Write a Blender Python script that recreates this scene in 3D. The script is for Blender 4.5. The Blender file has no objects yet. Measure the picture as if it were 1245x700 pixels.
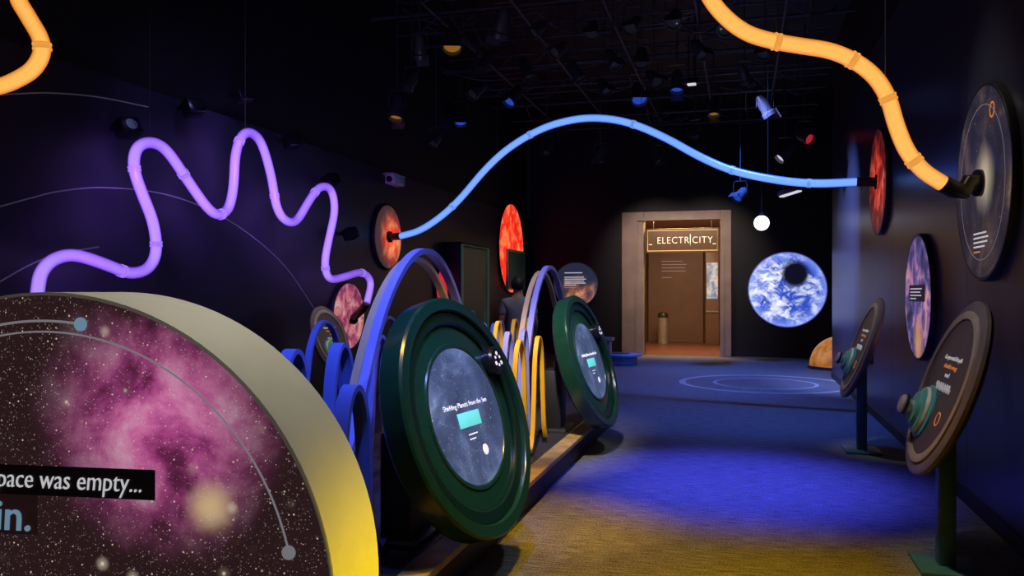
import bpy, bmesh, math, random
from mathutils import Vector as V, Matrix as Mx
random.seed(7)
S = bpy.context.scene
C = S.collection
PI = math.pi
# ------------------------------------------------------------------ camera
F = 990.0; U0 = 622.5; V0 = 355.0; TH = math.radians(15.7); EYE = 1.55
RT = V((math.cos(TH), math.sin(TH), 0)); FW = V((-math.sin(TH), math.cos(TH), 0)); O = V((0, 0, EYE))
cd = bpy.data.cameras.new('camera'); cam = bpy.data.objects.new('camera', cd); C.objects.link(cam)
cam.location = O; cam.rotation_euler = (PI/2, 0, TH)
cd.sensor_width = 36; cd.lens = 36*F/1245; cd.shift_y = 5/1245; cd.clip_start = .05; cd.clip_end = 200
S.camera = cam
S.view_settings.view_transform = 'Standard'
def ray(u, v): return RT*((u-U0)/F) + V((0, 0, (V0-v)/F)) + FW
def on_plane(u, v, p, n):
    d = ray(u, v); n = V(n); return O + d*((V(p)-O).dot(n)/d.dot(n))
def on_x(u, v, x): return on_plane(u, v, (x, 0, 0), (1, 0, 0))
def on_y(u, v, y): return on_plane(u, v, (0, y, 0), (0, 1, 0))
def on_z(u, v, z): return on_plane(u, v, (0, 0, z), (0, 0, 1))
def frame(loc, n, up=(0, 0, 1)):
    Z = V(n).normalized(); X = V(up).cross(Z).normalized(); Y = Z.cross(X)
    m = Mx((X, Y, Z)).transposed().to_4x4(); m.translation = V(loc); return m
# ------------------------------------------------------------------ materials
def base_nodes(name):
    m = bpy.data.materials.new(name); m.use_nodes = True
    nt = m.node_tree; return m, nt, nt.nodes['Principled BSDF']
def mat(name, col, rough=.5, metal=0., em=None, es=0., var=.15, scale=12., bump=0.):
    m, nt, b = base_nodes(name); N = nt.nodes; L = nt.links
    tc = N.new('ShaderNodeTexCoord'); nz = N.new('ShaderNodeTexNoise'); nz.inputs['Scale'].default_value = scale
    nz.inputs['Detail'].default_value = 4
    L.new(tc.outputs['Object'], nz.inputs['Vector'])
    r = N.new('ShaderNodeValToRGB')
    r.color_ramp.elements[0].color = [c*(1-var) for c in col]+[1]; r.color_ramp.elements[1].color = [min(1, c*(1+var)) for c in col]+[1]
    r.color_ramp.elements[0].position = .3; r.color_ramp.elements[1].position = .7
    L.new(nz.outputs['Fac'], r.inputs['Fac']); L.new(r.outputs['Color'], b.inputs['Base Color'])
    b.inputs['Roughness'].default_value = rough; b.inputs['Metallic'].default_value = metal
    if em: b.inputs['Emission Color'].default_value = list(em)+[1]; b.inputs['Emission Strength'].default_value = es
    if bump:
        bp = N.new('ShaderNodeBump'); bp.inputs['Strength'].default_value = bump; bp.inputs['Distance'].default_value = .01
        L.new(nz.outputs['Fac'], bp.inputs['Height']); L.new(bp.outputs['Normal'], b.inputs['Normal'])
    return m
def print_mat(name, stops, scale=3., es=.4, center=None, rad=1., dark=(.01, .008, .012), stars=60., amt=1., detail=8., rough=.45, dist=.6, thr=.07, bc=.8, offset=(0, 0, 0), ystretch=1., glowstars=0., glow2=None):
    """printed space picture: cloudy colour ramp, soft falloff around a centre, stars, an optional pale glow"""
    m, nt, b = base_nodes(name); N = nt.nodes; L = nt.links
    tc = N.new('ShaderNodeTexCoord'); nz = N.new('ShaderNodeTexNoise')
    nz.inputs['Scale'].default_value = scale; nz.inputs['Detail'].default_value = detail; nz.inputs['Roughness'].default_value = .62; nz.inputs['Distortion'].default_value = dist
    mp = N.new('ShaderNodeMapping'); mp.inputs['Location'].default_value = offset; mp.inputs['Scale'].default_value = (1, ystretch, 1)
    L.new(tc.outputs['Object'], mp.inputs[0]); L.new(mp.outputs[0], nz.inputs['Vector'])
    r = N.new('ShaderNodeValToRGB'); e = r.color_ramp.elements
    e[0].position, e[0].color = stops[0][0], list(stops[0][1])+[1]; e[1].position, e[1].color = stops[-1][0], list(stops[-1][1])+[1]
    for p, c in stops[1:-1]:
        k = e.new(p); k.color = list(c)+[1]
    L.new(nz.outputs['Fac'], r.inputs['Fac']); out = r.outputs['Color']
    def falloff(cen, rd):
        vm = N.new('ShaderNodeVectorMath'); vm.operation = 'DISTANCE'; vm.inputs[1].default_value = (cen[0], cen[1], 0)
        L.new(tc.outputs['Object'], vm.inputs[0])
        ad = N.new('ShaderNodeMath'); ad.operation = 'MULTIPLY_ADD'; ad.inputs[1].default_value = -.5*rd; L.new(nz.outputs['Fac'], ad.inputs[0]); L.new(vm.outputs['Value'], ad.inputs[2])
        mr = N.new('ShaderNodeMapRange'); mr.interpolation_type = 'SMOOTHSTEP'
        mr.inputs['From Min'].default_value = -.2*rd; mr.inputs['From Max'].default_value = rd*.75; mr.inputs['To Min'].default_value = 1; mr.inputs['To Max'].default_value = 0
        L.new(ad.outputs[0], mr.inputs['Value']); return mr.outputs[0]
    if center:
        mx = N.new('ShaderNodeMix'); mx.data_type = 'RGBA'; mx.inputs[6].default_value = list(dark)+[1]
        L.new(falloff(center, rad), mx.inputs[0]); L.new(out, mx.inputs[7]); out = mx.outputs[2]
    if glow2:
        mx = N.new('ShaderNodeMix'); mx.data_type = 'RGBA'; mx.inputs[7].default_value = list(glow2[2])+[1]
        L.new(falloff(glow2[0], glow2[1]), mx.inputs[0]); L.new(out, mx.inputs[6]); out = mx.outputs[2]
    layers = [(stars, thr, .8, 2), (stars*.28, thr*.6, 1.0, 3)] if stars else []
    if glowstars: layers = [(stars, thr, .55, 5), (stars*.45, thr*.7, 1.1, 6), (glowstars, .035, 1.8, 4), (glowstars, .11, .5, 7), (glowstars*1.7, .035, 1.6, 5)]
    for sc, th, k, pwv in layers:
        vo = N.new('ShaderNodeTexVoronoi'); vo.inputs['Scale'].default_value = sc; L.new(tc.outputs['Object'], vo.inputs['Vector'])
        mr = N.new('ShaderNodeMapRange'); mr.inputs['From Min'].default_value = th*.4; mr.inputs['From Max'].default_value = th*2.6; mr.inputs['To Min'].default_value = 1; mr.inputs['To Max'].default_value = 0
        mr.interpolation_type = 'SMOOTHERSTEP'
        L.new(vo.outputs['Distance'], mr.inputs['Value'])
        sx = N.new('ShaderNodeSeparateColor'); L.new(vo.outputs['Color'], sx.inputs[0])
        pw = N.new('ShaderNodeMath'); pw.operation = 'POWER'; pw.inputs[1].default_value = pwv; L.new(sx.outputs[0], pw.inputs[0])
        ml = N.new('ShaderNodeMath'); ml.operation = 'MULTIPLY'; L.new(mr.outputs[0], ml.inputs[0]); L.new(pw.outputs[0], ml.inputs[1])
        m2 = N.new('ShaderNodeMath'); m2.operation = 'MULTIPLY'; m2.inputs[1].default_value = amt*k; m2.use_clamp = True; L.new(ml.outputs[0], m2.inputs[0])
        mx = N.new('ShaderNodeMix'); mx.data_type = 'RGBA'; mx.inputs[7].default_value = (1, .84, .62, 1)
        L.new(m2.outputs[0], mx.inputs[0]); L.new(out, mx.inputs[6]); out = mx.outputs[2]
    dk = N.new('ShaderNodeMix'); dk.data_type = 'RGBA'; dk.inputs[0].default_value = bc; dk.inputs[6].default_value = (0, 0, 0, 1); L.new(out, dk.inputs[7])
    L.new(dk.outputs[2], b.inputs['Base Color']); L.new(out, b.inputs['Emission Color']); b.inputs['Emission Strength'].default_value = es  # picture also glows by itself, standing in for lamplight on the wall prints
    b.inputs['Roughness'].default_value = rough
    return m
def glow(name, col, es, edge=None):
    """lit translucent plastic tube: pale core, deeper colour where the wall is seen edge on"""
    m, nt, b = base_nodes(name); N = nt.nodes; L = nt.links
    lw = N.new('ShaderNodeLayerWeight'); lw.inputs['Blend'].default_value = .45
    nz = N.new('ShaderNodeTexNoise'); nz.inputs['Scale'].default_value = 1.6; tc = N.new('ShaderNodeTexCoord'); L.new(tc.outputs['Object'], nz.inputs['Vector'])
    ad = N.new('ShaderNodeMath'); ad.operation = 'MULTIPLY_ADD'; ad.inputs[1].default_value = -.30; L.new(nz.outputs['Fac'], ad.inputs[0]); L.new(lw.outputs['Facing'], ad.inputs[2])
    r = N.new('ShaderNodeValToRGB'); r.color_ramp.elements[0].color = list(col)+[1]; r.color_ramp.elements[1].color = list(edge)+[1]
    r.color_ramp.elements[0].position = .0; r.color_ramp.elements[1].position = .54
    L.new(ad.outputs[0], r.inputs['Fac']); L.new(r.outputs['Color'], b.inputs['Emission Color'])
    b.inputs['Base Color'].default_value = list(edge)+[1]; b.inputs['Emission Strength'].default_value = es; b.inputs['Roughness'].default_value = .25
    return m
BLACK = mat('black_paint', (.006, .006, .008), .55)
BLACKG = mat('black_gloss', (.01, .01, .012), .25)
CHAR = mat('charcoal_metal', (.035, .036, .04), .4, .3)
WIRE = mat('dull_wire', (.12, .12, .13), .4, .6)
STEEL = mat('brushed_steel', (.5, .5, .54), .3, .6)
WHITE = mat('white_print', (.8, .8, .8), .5, 0, (.8, .8, .85), .55)
WHITEP = mat('white_plastic', (.6, .6, .62), .4)
ORANGEP = mat('orange_print', (.8, .25, .05), .5, 0, (1, .35, .05), .4)
SKYP = mat('light_blue_print', (.3, .55, .75), .5, 0, (.3, .55, .75), .35)
GREYP = mat('grey_print', (.45, .45, .5), .5, 0, (.45, .45, .5), .3)
LINEP = mat('pale_line_print', (.3, .3, .36), .5, 0, (.5, .5, .6), .03)
TEAL = mat('teal_enamel', (.07, .28, .26), .35)
TEALD = mat('dark_teal_enamel', (.025, .11, .14), .4)
TEALG = mat('glowing_teal', (.1, .5, .5), .4, 0, (.12, .62, .6), .8)
GREEN = mat('dark_green_lacquer', (.007, .044, .026), .22, var=.1)
GREEND = mat('deep_green_lacquer', (.003, .021, .013), .28, var=.1)
RIB = mat('violet_lit_band', (.24, .25, .68), .35, var=.06)  # violet-blue stage light mixed into the colour of a pale band
RIBB = mat('blue_lit_band', (.11, .17, .54), .35, var=.06)  # blue stage light mixed into the band colour
RIBY = mat('yellow_lit_band', (.74, .42, .02), .35, var=.04)  # yellow stage light mixed into the band colour
RIBT = mat('tan_lacquered_band', (.50, .36, .22), .35, var=.06)
RIMW = mat('cream_rim', (.82, .79, .64), .5, var=.03)
WOOD = mat('birch_plywood', (.40, .27, .07), .5, var=.3, scale=8)
# ------------------------------------------------------------------ helpers
def obj(name, bm, m, parent=None, M=None, smooth=True):
    me = bpy.data.meshes.new(name); bmesh.ops.recalc_face_normals(bm, faces=bm.faces); bm.to_mesh(me); bm.free()
    return link(name, me, m, parent, M, smooth)
def link(name, me, m, parent=None, M=None, smooth=True):
    me.materials.clear(); me.materials.append(m)
    if smooth:
        for p in me.polygons: p.use_smooth = True
        try: me.set_sharp_from_angle(angle=math.radians(35))
        except Exception: pass
    o = bpy.data.objects.new(name, me); C.objects.link(o)
    if parent: o.parent = parent
    if M is not None: o.matrix_local = M
    return o
def thing(name, label, cat, loc=(0, 0, 0), rz=0., group=None):
    o = bpy.data.objects.new(name, None); C.objects.link(o); o.empty_display_size = .1
    o.location = loc; o.rotation_euler = (0, 0, rz); o['label'] = label; o['category'] = cat
    if group: o['group'] = group
    return o
def struct(name, bm, m):
    o = obj(name, bm, m, smooth=False); o['kind'] = 'structure'; return o
def dup(root, loc, label, rz=None, scale=1.):
    r = root.copy(); C.objects.link(r); r.location = loc; r['label'] = label
    if rz is not None: r.rotation_euler = (0, 0, rz)
    r.scale = (scale,)*3
    for ch in list(root.children):
        c = ch.copy(); C.objects.link(c); c.parent = r
        for g in list(ch.children):
            d = g.copy(); C.objects.link(d); d.parent = c
    return r
def B(): return bmesh.new()
def box(bm, lo, hi, M=None, bev=0.):
    lo = V(lo); hi = V(hi); c = (lo+hi)/2; s = hi-lo
    r = bmesh.ops.create_cube(bm, size=1.0, matrix=Mx.Translation(c) @ Mx.Diagonal((s.x, s.y, s.z, 1)))
    vs = r['verts']
    if bev:
        es = list({e for v in vs for e in v.link_edges}); q = bmesh.ops.bevel(bm, geom=es, offset=bev, segments=2, affect='EDGES', profile=.5); vs = [v for v in q['verts']]
    if M is not None: bmesh.ops.transform(bm, matrix=M, verts=vs)
    return bm
def lathe(bm, prof, seg=64, M=None, a0=0., a1=2*PI, closed=False):
    full = abs(a1-a0-2*PI) < 1e-6; n = seg if full else seg+1; rings = []
    for r, z in prof:
        if r < 1e-6 and full: rings.append([bm.verts.new((0, 0, z))]*n)
        else: rings.append([bm.verts.new((r*math.cos(a0+(a1-a0)*i/seg), r*math.sin(a0+(a1-a0)*i/seg), z)) for i in range(n)])
    pr = list(zip(rings, rings[1:])) + ([(rings[-1], rings[0])] if closed else [])
    for A, Bq in pr:
        for i in range(seg):
            j = (i+1) % n; q = []
            for v in (A[i], A[j], Bq[j], Bq[i]):
                if v not in q: q.append(v)
            if len(q) >= 3:
                try: bm.faces.new(q)
                except ValueError: pass
    if M is not None: bmesh.ops.transform(bm, matrix=M, verts=list({v for R in rings for v in R}))
    return bm
def cyl(bm, p, q, r, seg=16, r2=None):
    p = V(p); q = V(q); d = q-p; up = V((0, 0, 1)) if abs(d.normalized().z) < .95 else V((1, 0, 0))
    return lathe(bm, [(0, 0), (r, 0), (r2 if r2 is not None else r, d.length), (0, d.length)], seg, frame(p, d, up))
def smooth_path(P, k=8):
    P = [V(p) for p in P]; Q = [P[0]*2-P[1]]+P+[P[-1]*2-P[-2]]; out = []
    for i in range(1, len(Q)-2):
        a, b, c, d = Q[i-1:i+3]
        for j in range(k):
            t = j/k; out.append(.5*((2*b)+(c-a)*t+(2*a-5*b+4*c-d)*t*t+(3*b-a-3*c+d)*t**3))
    out.append(P[-1]); return out
def relax(P, n=3):
    for _ in range(n):
        P = [P[0]]+[(P[i-1]+P[i]*2+P[i+1])/4 for i in range(1, len(P)-1)]+[P[-1]]
    return P
def sweep(bm, P, sec, side=None, cap=True):
    P = [V(p) for p in P]; rings = []; nrm = None
    for i, p in enumerate(P):
        t = (P[min(i+1, len(P)-1)]-P[max(i-1, 0)]).normalized()
        if side is not None: s = V(side); n = t.cross(s).normalized()
        else:
            if nrm is None: nrm = V((0, 0, 1)) if abs(t.z) < .9 else V((1, 0, 0))
            nrm = (nrm-t*nrm.dot(t)).normalized(); n = nrm; s = t.cross(n)
        rings.append([bm.verts.new(p+s*a+n*b) for a, b in sec])
    k = len(sec)
    for A, Bq in zip(rings, rings[1:]):
        for i in range(k): bm.faces.new((A[i], A[(i+1) % k], Bq[(i+1) % k], Bq[i]))
    if cap: bm.faces.new(rings[0]); bm.faces.new(rings[-1])
    return bm
def circ(r, n=16): return [(r*math.cos(2*PI*i/n), r*math.sin(2*PI*i/n)) for i in range(n)]
def tube(bm, P, r, n=16): return sweep(bm, P, circ(r, n))
def arc_band(bm, r0, r1, z, a0, a1, seg=48, t=.002, M=None): return lathe(bm, [(r0, z), (r1, z), (r1, z+t), (r0, z+t)], seg, M, math.radians(a0), math.radians(a1), True)
def dot(bm, x, y, r, z, t=.002): return lathe(bm, [(0, z), (r, z), (r, z+t), (0, z+t)], 24, Mx.Translation((x, y, 0)))
def text(s, size, m, parent, M, align='CENTER', shear=0., ext=.0015, bold=0., name='lettering', sp=1.):
    cu = bpy.data.curves.new('t', 'FONT'); cu.body = s; cu.size = size; cu.align_x = align; cu.align_y = 'CENTER'; cu.shear = shear; cu.extrude = ext; cu.offset = bold; cu.resolution_u = 3; cu.space_character = sp
    o = bpy.data.objects.new('t', cu); C.objects.link(o); dg = bpy.context.evaluated_depsgraph_get()
    me = bpy.data.meshes.new_from_object(o.evaluated_get(dg)); me.name = name; bpy.data.objects.remove(o); bpy.data.curves.remove(cu)
    return link(name, me, m, parent, M, False)
def lines(bm, x0, ys, widths, h, z, t=.0015):
    for y, w in zip(ys, widths): box(bm, (x0, y-h/2, z), (x0+w, y+h/2, z+t))
    return bm
T = Mx.Translation
def SX(k): return Mx.Diagonal((k, 1, 1, 1))
# ------------------------------------------------------------------ room
XR, XL, YB, ZC = 1.6, -5.2, 20.3, 6.0
def carpet_mat():
    m, nt, b = base_nodes('dark_carpet'); N = nt.nodes; L = nt.links
    tc = N.new('ShaderNodeTexCoord'); mp = N.new('ShaderNodeMapping'); mp.inputs['Scale'].default_value = (3, 34, 1); L.new(tc.outputs['Object'], mp.inputs[0])
    nz = N.new('ShaderNodeTexNoise'); nz.inputs['Scale'].default_value = 2.2; nz.inputs['Detail'].default_value = 6; L.new(mp.outputs[0], nz.inputs['Vector'])
    n2 = N.new('ShaderNodeTexNoise'); n2.inputs['Scale'].default_value = 90; L.new(tc.outputs['Object'], n2.inputs['Vector'])
    ad = N.new('ShaderNodeMath'); ad.operation = 'ADD'; L.new(nz.outputs['Fac'], ad.inputs[0]); L.new(n2.outputs['Fac'], ad.inputs[1])
    r = N.new('ShaderNodeValToRGB'); r.color_ramp.elements[0].position = .42; r.color_ramp.elements[1].position = .59
    hv = N.new('ShaderNodeMath'); hv.operation = 'MULTIPLY'; hv.inputs[1].default_value = .5; L.new(ad.outputs[0], hv.inputs[0]); L.new(hv.outputs[0], r.inputs['Fac'])
    r.color_ramp.elements[0].color = (.04, .04, .045, 1); r.color_ramp.elements[1].color = (.19, .19, .20, 1)
    L.new(r.outputs['Color'], b.inputs['Base Color']); b.inputs['Roughness'].default_value = .8
    bp = N.new('ShaderNodeBump'); bp.inputs['Strength'].default_value = .6; bp.inputs['Distance'].default_value = .01; L.new(ad.outputs[0], bp.inputs['Height']); L.new(bp.outputs['Normal'], b.inputs['Normal'])
    return m
NAVY = mat('navy_wall_paint', (.025, .026, .042), .42, var=.12, scale=1.2)
NAVYR = mat('satin_navy_panel', (.040, .045, .07), .30, var=.15, scale=.8)
NEARB = mat('black_wall_paint', (.006, .006, .009), .6, var=.2, scale=2)
BROWN = mat('tan_brown_laminate', (.33, .24, .20), .5, var=.15, scale=3)
TAN = mat('tan_corridor_wall', (.32, .20, .14), .55, var=.1, scale=2)
UMBER = mat('taupe_panel', (.17, .11, .10), .5, var=.08, scale=2)
CORF = mat('corridor_floor', (.16, .055, .035), .4, var=.4, scale=5)
struct('floor', box(B(), (XL-.3, -2.5, -.1), (6.2, 26.2, 0)), carpet_mat())
struct('ceiling', box(B(), (XL-.3, -2.5, ZC), (6.2, YB+.2, ZC+.1)), mat('ceiling_black', (.006, .006, .009), .6, var=.4, scale=1.5))
struct('wall_left', box(B(), (XL-.2, -2.5, 0), (XL, YB, 3.4)), NAVY)
struct('wall_left_upper', box(B(), (XL-.28, -2.5, 3.4), (XL-.1, YB, ZC)), NEARB)
bm = B()
for i in range(6): box(bm, (XR, -2.5+i*3.06, 0), (XR+.12, -2.5+(i+1)*3.06-.008, 4.6))
struct('wall_right', bm, NAVYR)
struct('wall_right_upper', box(B(), (XR+.02, -2.5, 4.6), (XR+.12, 15.85, ZC)), NEARB)
struct('baseboard_right', box(B(), (XR-.018, -2.5, 0), (XR, 15.85, .1)), BLACK)
struct('baseboard_left', box(B(), (XL, -2.5, 0), (XL+.018, YB, .1)), BLACK)
struct('wall_far_right', box(B(), (6.0, 15.8, 0), (6.2, YB, ZC)), NEARB)
DX0, DX1, DH = -2.30, -.48, 3.32
bm = B(); box(bm, (XL, YB, 0), (DX0, YB+.2, ZC)); box(bm, (DX1, YB, 0), (6.2, YB+.2, ZC)); box(bm, (DX0, YB, DH), (DX1, YB+.2, ZC))
struct('wall_back', bm, NEARB)
# portal frame round the opening
dr = thing('door_1', 'tan brown portal framing the bright opening', 'doorway'); dr['kind'] = 'structure'
for n, lo, hi in (('jamb', (DX0-.54, YB-.16, 0), (DX0, YB, 3.52)), ('jamb', (DX1, YB-.16, 0), (DX1+.26, YB, 3.52)), ('lintel', (DX0, YB-.16, DH), (DX1, YB, 3.52))):
    obj(n, box(B(), lo, hi, bev=.012), BROWN, dr, smooth=False)
for x in (DX0-.2, DX1+.04): obj('inner_trim', box(B(), (x, YB-.2, 0), (x+.05, YB-.16, DH)), BROWN, dr, smooth=False)
obj('inner_trim', box(B(), (DX0-.15, YB-.2, DH-.02), (DX1+.04, YB-.16, DH+.03)), BROWN, dr, smooth=False)
# corridor beyond
CX0 = -3.1
struct('wall_corridor_left', box(B(), (CX0-.15, YB+.2, 0), (CX0, 26, 3.5)), TAN)
struct('wall_corridor_right', box(B(), (DX1+.12, YB+.2, 0), (DX1+.25, 26, 3.5)), TAN)
struct('wall_corridor_back', box(B(), (CX0-.15, 26, 0), (DX1+.25, 26.1, 3.5)), TAN)
struct('ceiling_corridor', box(B(), (CX0-.15, YB+.2, 3.5), (DX1+.25, 26.1, 3.6)), TAN)
struct('floor_corridor', box(B(), (CX0, YB+.02, 0), (DX1+.12, 25.99, .006)), CORF)
pa = on_y(855, 400, 25.5).x
t = thing('partition_panel', 'plain taupe wall panel with small printed paragraph inside the doorway', 'panel', (pa, 25.5, 0))
obj('board', box(B(), (-1.66, 0, .006), (0, .06, 3.45), bev=.008), UMBER, t, smooth=False)
obj('text_lines', lines(B(), 0, [.3, .2, .1, 0, -.2], [.62, .75, .7, .72, .3], .014, 0), GREYP, t, T((-1.25, 0, 2.2)) @ Mx.Rotation(PI/2, 4, 'X'))
xa, xb = on_y(858, 400, 24.4).x, on_y(874, 400, 24.4).x
t = thing('lit_display_case', 'tall display case with a small cool lit picture at the right inside the doorway', 'display case', ((xa+xb)/2, 24.4, .006)); w = (xb-xa)/2
obj('cabinet', box(B(), (-w, 0, 0), (w, .3, 2.75), bev=.01), UMBER, t)
obj('lit_panel', box(B(), (-w+.03, -.012, 1.35), (w-.03, 0, 2.4)), print_mat('lit_panel_colours', [(.3, (.08, .12, .25)), (.46, (.35, .42, .55)), (.58, (.75, .75, .72)), (.72, (.5, .3, .2))], 4.5, .6, stars=0, bc=.4), t)
obj('shelf', box(B(), (-w+.01, -.04, .96), (w-.01, 0, 1.0)), STEEL, t)
t = thing('litter_bin', 'cylindrical steel litter bin standing inside the doorway', 'bin', tuple(on_z(806, 418, 0).xy)+(.006,))
obj('body', lathe(B(), [(0, 0), (.15, 0), (.15, .78), (.14, .79), (0, .79)], 32), STEEL, t)
obj('lid', lathe(B(), [(.155, .79), (.155, .87), (.12, .93), (.06, .95), (0, .95)], 32), CHAR, t)
# entrance sign
t = thing('entrance_sign', 'brown board lettered ELECTRICITY across the top of the doorway', 'sign', ((DX0+DX1)/2, YB+.1, 2.52))
obj('board', box(B(), (-.88, 0, 0), (.88, .05, .6), bev=.01), mat('umber_sign_board', (.10, .055, .03), .5, 0, (.6, .26, .06), .14), t)
BRZ = mat('bronze_line', (.5, .32, .15), .4, .4, (1, .60, .22), 1.)
obj('border', sweep(B(), [(-.84, -.002, .05), (.84, -.002, .05), (.84, -.002, .55), (-.84, -.002, .55), (-.84, -.002, .05)], circ(.009, 6)), BRZ, t)
MS = T((0, -.004, .30)) @ Mx.Rotation(PI/2, 4, 'X')
LET = mat('pale_letters', (.9, .75, .5), .5, 0, (1, .84, .58), 1.)
text('ELECTR', .235, LET, t, MS @ T((.175, 0, 0)) @ SX(.92), 'RIGHT', bold=-.003, sp=1.1)
text('CITY', .235, LET, t, MS @ T((.235, 0, 0)) @ SX(.92), 'LEFT', bold=-.003, sp=1.1)
bm = B(); q = [(.009, .15), (-.010, .15), (-.010, -.03), (-.004, -.15), (.009, -.03)]
bm.faces.new([bm.verts.new((x, y, .002)) for x, y in q]); obj('bolt_letter', bm, LET, t, MS @ T((.198, 0, 0)), smooth=False)
for s in (-1, 1): obj('dash', box(B(), (min(s*.81, s*.73), -.006, .20), (max(s*.81, s*.73), 0, .215)), LET, t)
for s in (-.7, .7): obj('side_cable', sweep(B(), [(s, .02, .6), (s, .02, .79)], circ(.008, 8)), STEEL, t)
# rings of projected light, drawn as flat pale bands on the carpet
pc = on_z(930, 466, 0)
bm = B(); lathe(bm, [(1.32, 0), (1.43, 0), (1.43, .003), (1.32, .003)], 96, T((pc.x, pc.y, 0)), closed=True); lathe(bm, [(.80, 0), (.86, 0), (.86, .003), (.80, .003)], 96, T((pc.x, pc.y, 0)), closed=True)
struct('trim_1', bm, mat('painted_light_ring', (.30, .31, .33), .7, var=.3, scale=30))  # projected light drawn as flat bands, no real trim
# painted orbit lines on the left wall
for i, P in enumerate(([(0, 251), (40, 240), (75, 232), (130, 228), (200, 236), (260, 258), (310, 290), (350, 328), (384, 378)], [(0, 342), (40, 320), (75, 308), (120, 300)], [(0, 115), (60, 113), (120, 118), (180, 130)])):
    struct('trim_%d' % (i+2), sweep(B(), smooth_path([on_x(u, v, XL+.004) for u, v in P]), [(-.004, -.005), (.004, -.005), (.004, .005), (-.004, .005)]), LINEP)
# ------------------------------------------------------------------ foreground round panel
sa = .16; ca = math.sqrt(1-sa*sa); KS = 1.06
bdir = RT*sa+FW*ca
FR = .714*KS; DT = .295*KS
FC = RT*(-1.092*KS)+FW*(1.9*KS); FC.z = EYE-FR
t = thing('round_display_panel', 'huge round nebula panel with cream rim in the left foreground', 'display panel', (FC.x, FC.y, 0))
M = frame((0, 0, FC.z), -bdir)
obj('drum_rim', lathe(B(), [(FR-.02, -DT), (FR, -DT), (FR, -.004), (FR-.006, 0), (FR-.03, 0)], 128), RIMW, t, M)
obj('back_board', lathe(B(), [(0, -DT-.002), (FR-.02, -DT-.002), (FR-.02, -DT+.01), (0, -DT+.01)], 96), BLACK, t, M)
IM = (T((FC.x, FC.y, 0)) @ M).inverted()
def dl(u, v): p = IM @ on_plane(u, v, FC, bdir); return p.x, p.y
nc = dl(195, 515); gc = dl(255, 615)
obj('nebula_print', lathe(B(), [(0, .001), (FR-.008, .001), (FR-.008, -.006), (0, -.006)], 128), print_mat('pink_nebula', [(.30, (.06, .012, .035)), (.39, (.26, .03, .14)), (.46, (.62, .09, .36)), (.53, (.92, .22, .54)), (.60, (1, .42, .68)), (.70, (1, .76, .86))], 4.2, .55, (nc[0], nc[1]), .36, (.036, .015, .018), 190, 1.5, thr=.15, bc=.45, offset=(.32, .05, 0), glowstars=12., detail=15, dist=.25, glow2=((gc[0], gc[1]), .08, (.9, .62, .34))), t, M)
obj('orbit_line', arc_band(B(), .868*FR, .874*FR, .001, 12, 125), GREYP, t, M)
pl = dl(99, 394); rr = math.hypot(*pl)
obj('orbit_line', arc_band(B(), rr-.003, rr+.003, .001, math.degrees(math.atan2(pl[1], pl[0])), 125), GREYP, t, M)
pq = V(dl(352, 671)+(0,)).normalized()*.8715*FR
obj('planet_dot', dot(B(), *pl, .017, .002, .003), SKYP, t, M); obj('planet_dot', dot(B(), pq.x, pq.y, .017, .002, .003), GREYP, t, M)
a0_, a1_ = dl(189, 571), dl(189, 608); b0_, b1_ = dl(46, 608), dl(46, 650)
BAN = mat('dark_banner', (.022, .013, .014), .5); BAN2 = mat('dark_maroon_banner', (.035, .016, .018), .5, 0, (.03, .012, .014), .3)
obj('banner', box(B(), (a0_[0]-1.0, a1_[1], .001), (a0_[0], a0_[1], .0022)), BAN, t, M)
obj('banner', box(B(), (b0_[0]-.8, b1_[1], .001), (b0_[0], a1_[1], .0022)), BAN2, t, M)
ym = (a0_[1]+a1_[1])/2
text('space was empty...', .068, WHITE, t, M @ T((dl(174, 590)[0], ym+.002, .0035)) @ SX(.825), 'RIGHT', .12, bold=-.0006)
text('again.', .108, SKYP, t, M @ T((dl(40, 626)[0], (b0_[1]+b1_[1])/2, .0035)) @ SX(1.05), 'RIGHT', .05, bold=.001)
for s in (-.4, .4): obj('foot', box(B(), (s-.06, .02, 0), (s+.06, .3, .14), bev=.008), BLACK, t)
# ------------------------------------------------------------------ platform
PX0, PX1, PY0, PY1, PH = -3.3, -1.42, 3.15, 9.5, .22
t = thing('exhibit_platform', 'long low plywood edged platform with black sides beside the aisle', 'platform', (0, 0, 0))
obj('plinth', box(B(), (PX0+.04, PY0+.04, 0), (PX1-.04, PY1-.04, PH-.03)), BLACK, t, smooth=False)
obj('deck', box(B(), (PX0, PY0, PH-.03), (PX1-.14, PY1, PH), bev=.006), mat('dark_deck', (.03, .03, .035), .4), t, smooth=False)
obj('plywood_edge', box(B(), (PX1-.14, PY0, PH-.04), (PX1, PY1, PH), bev=.006), WOOD, t, smooth=False)
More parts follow.
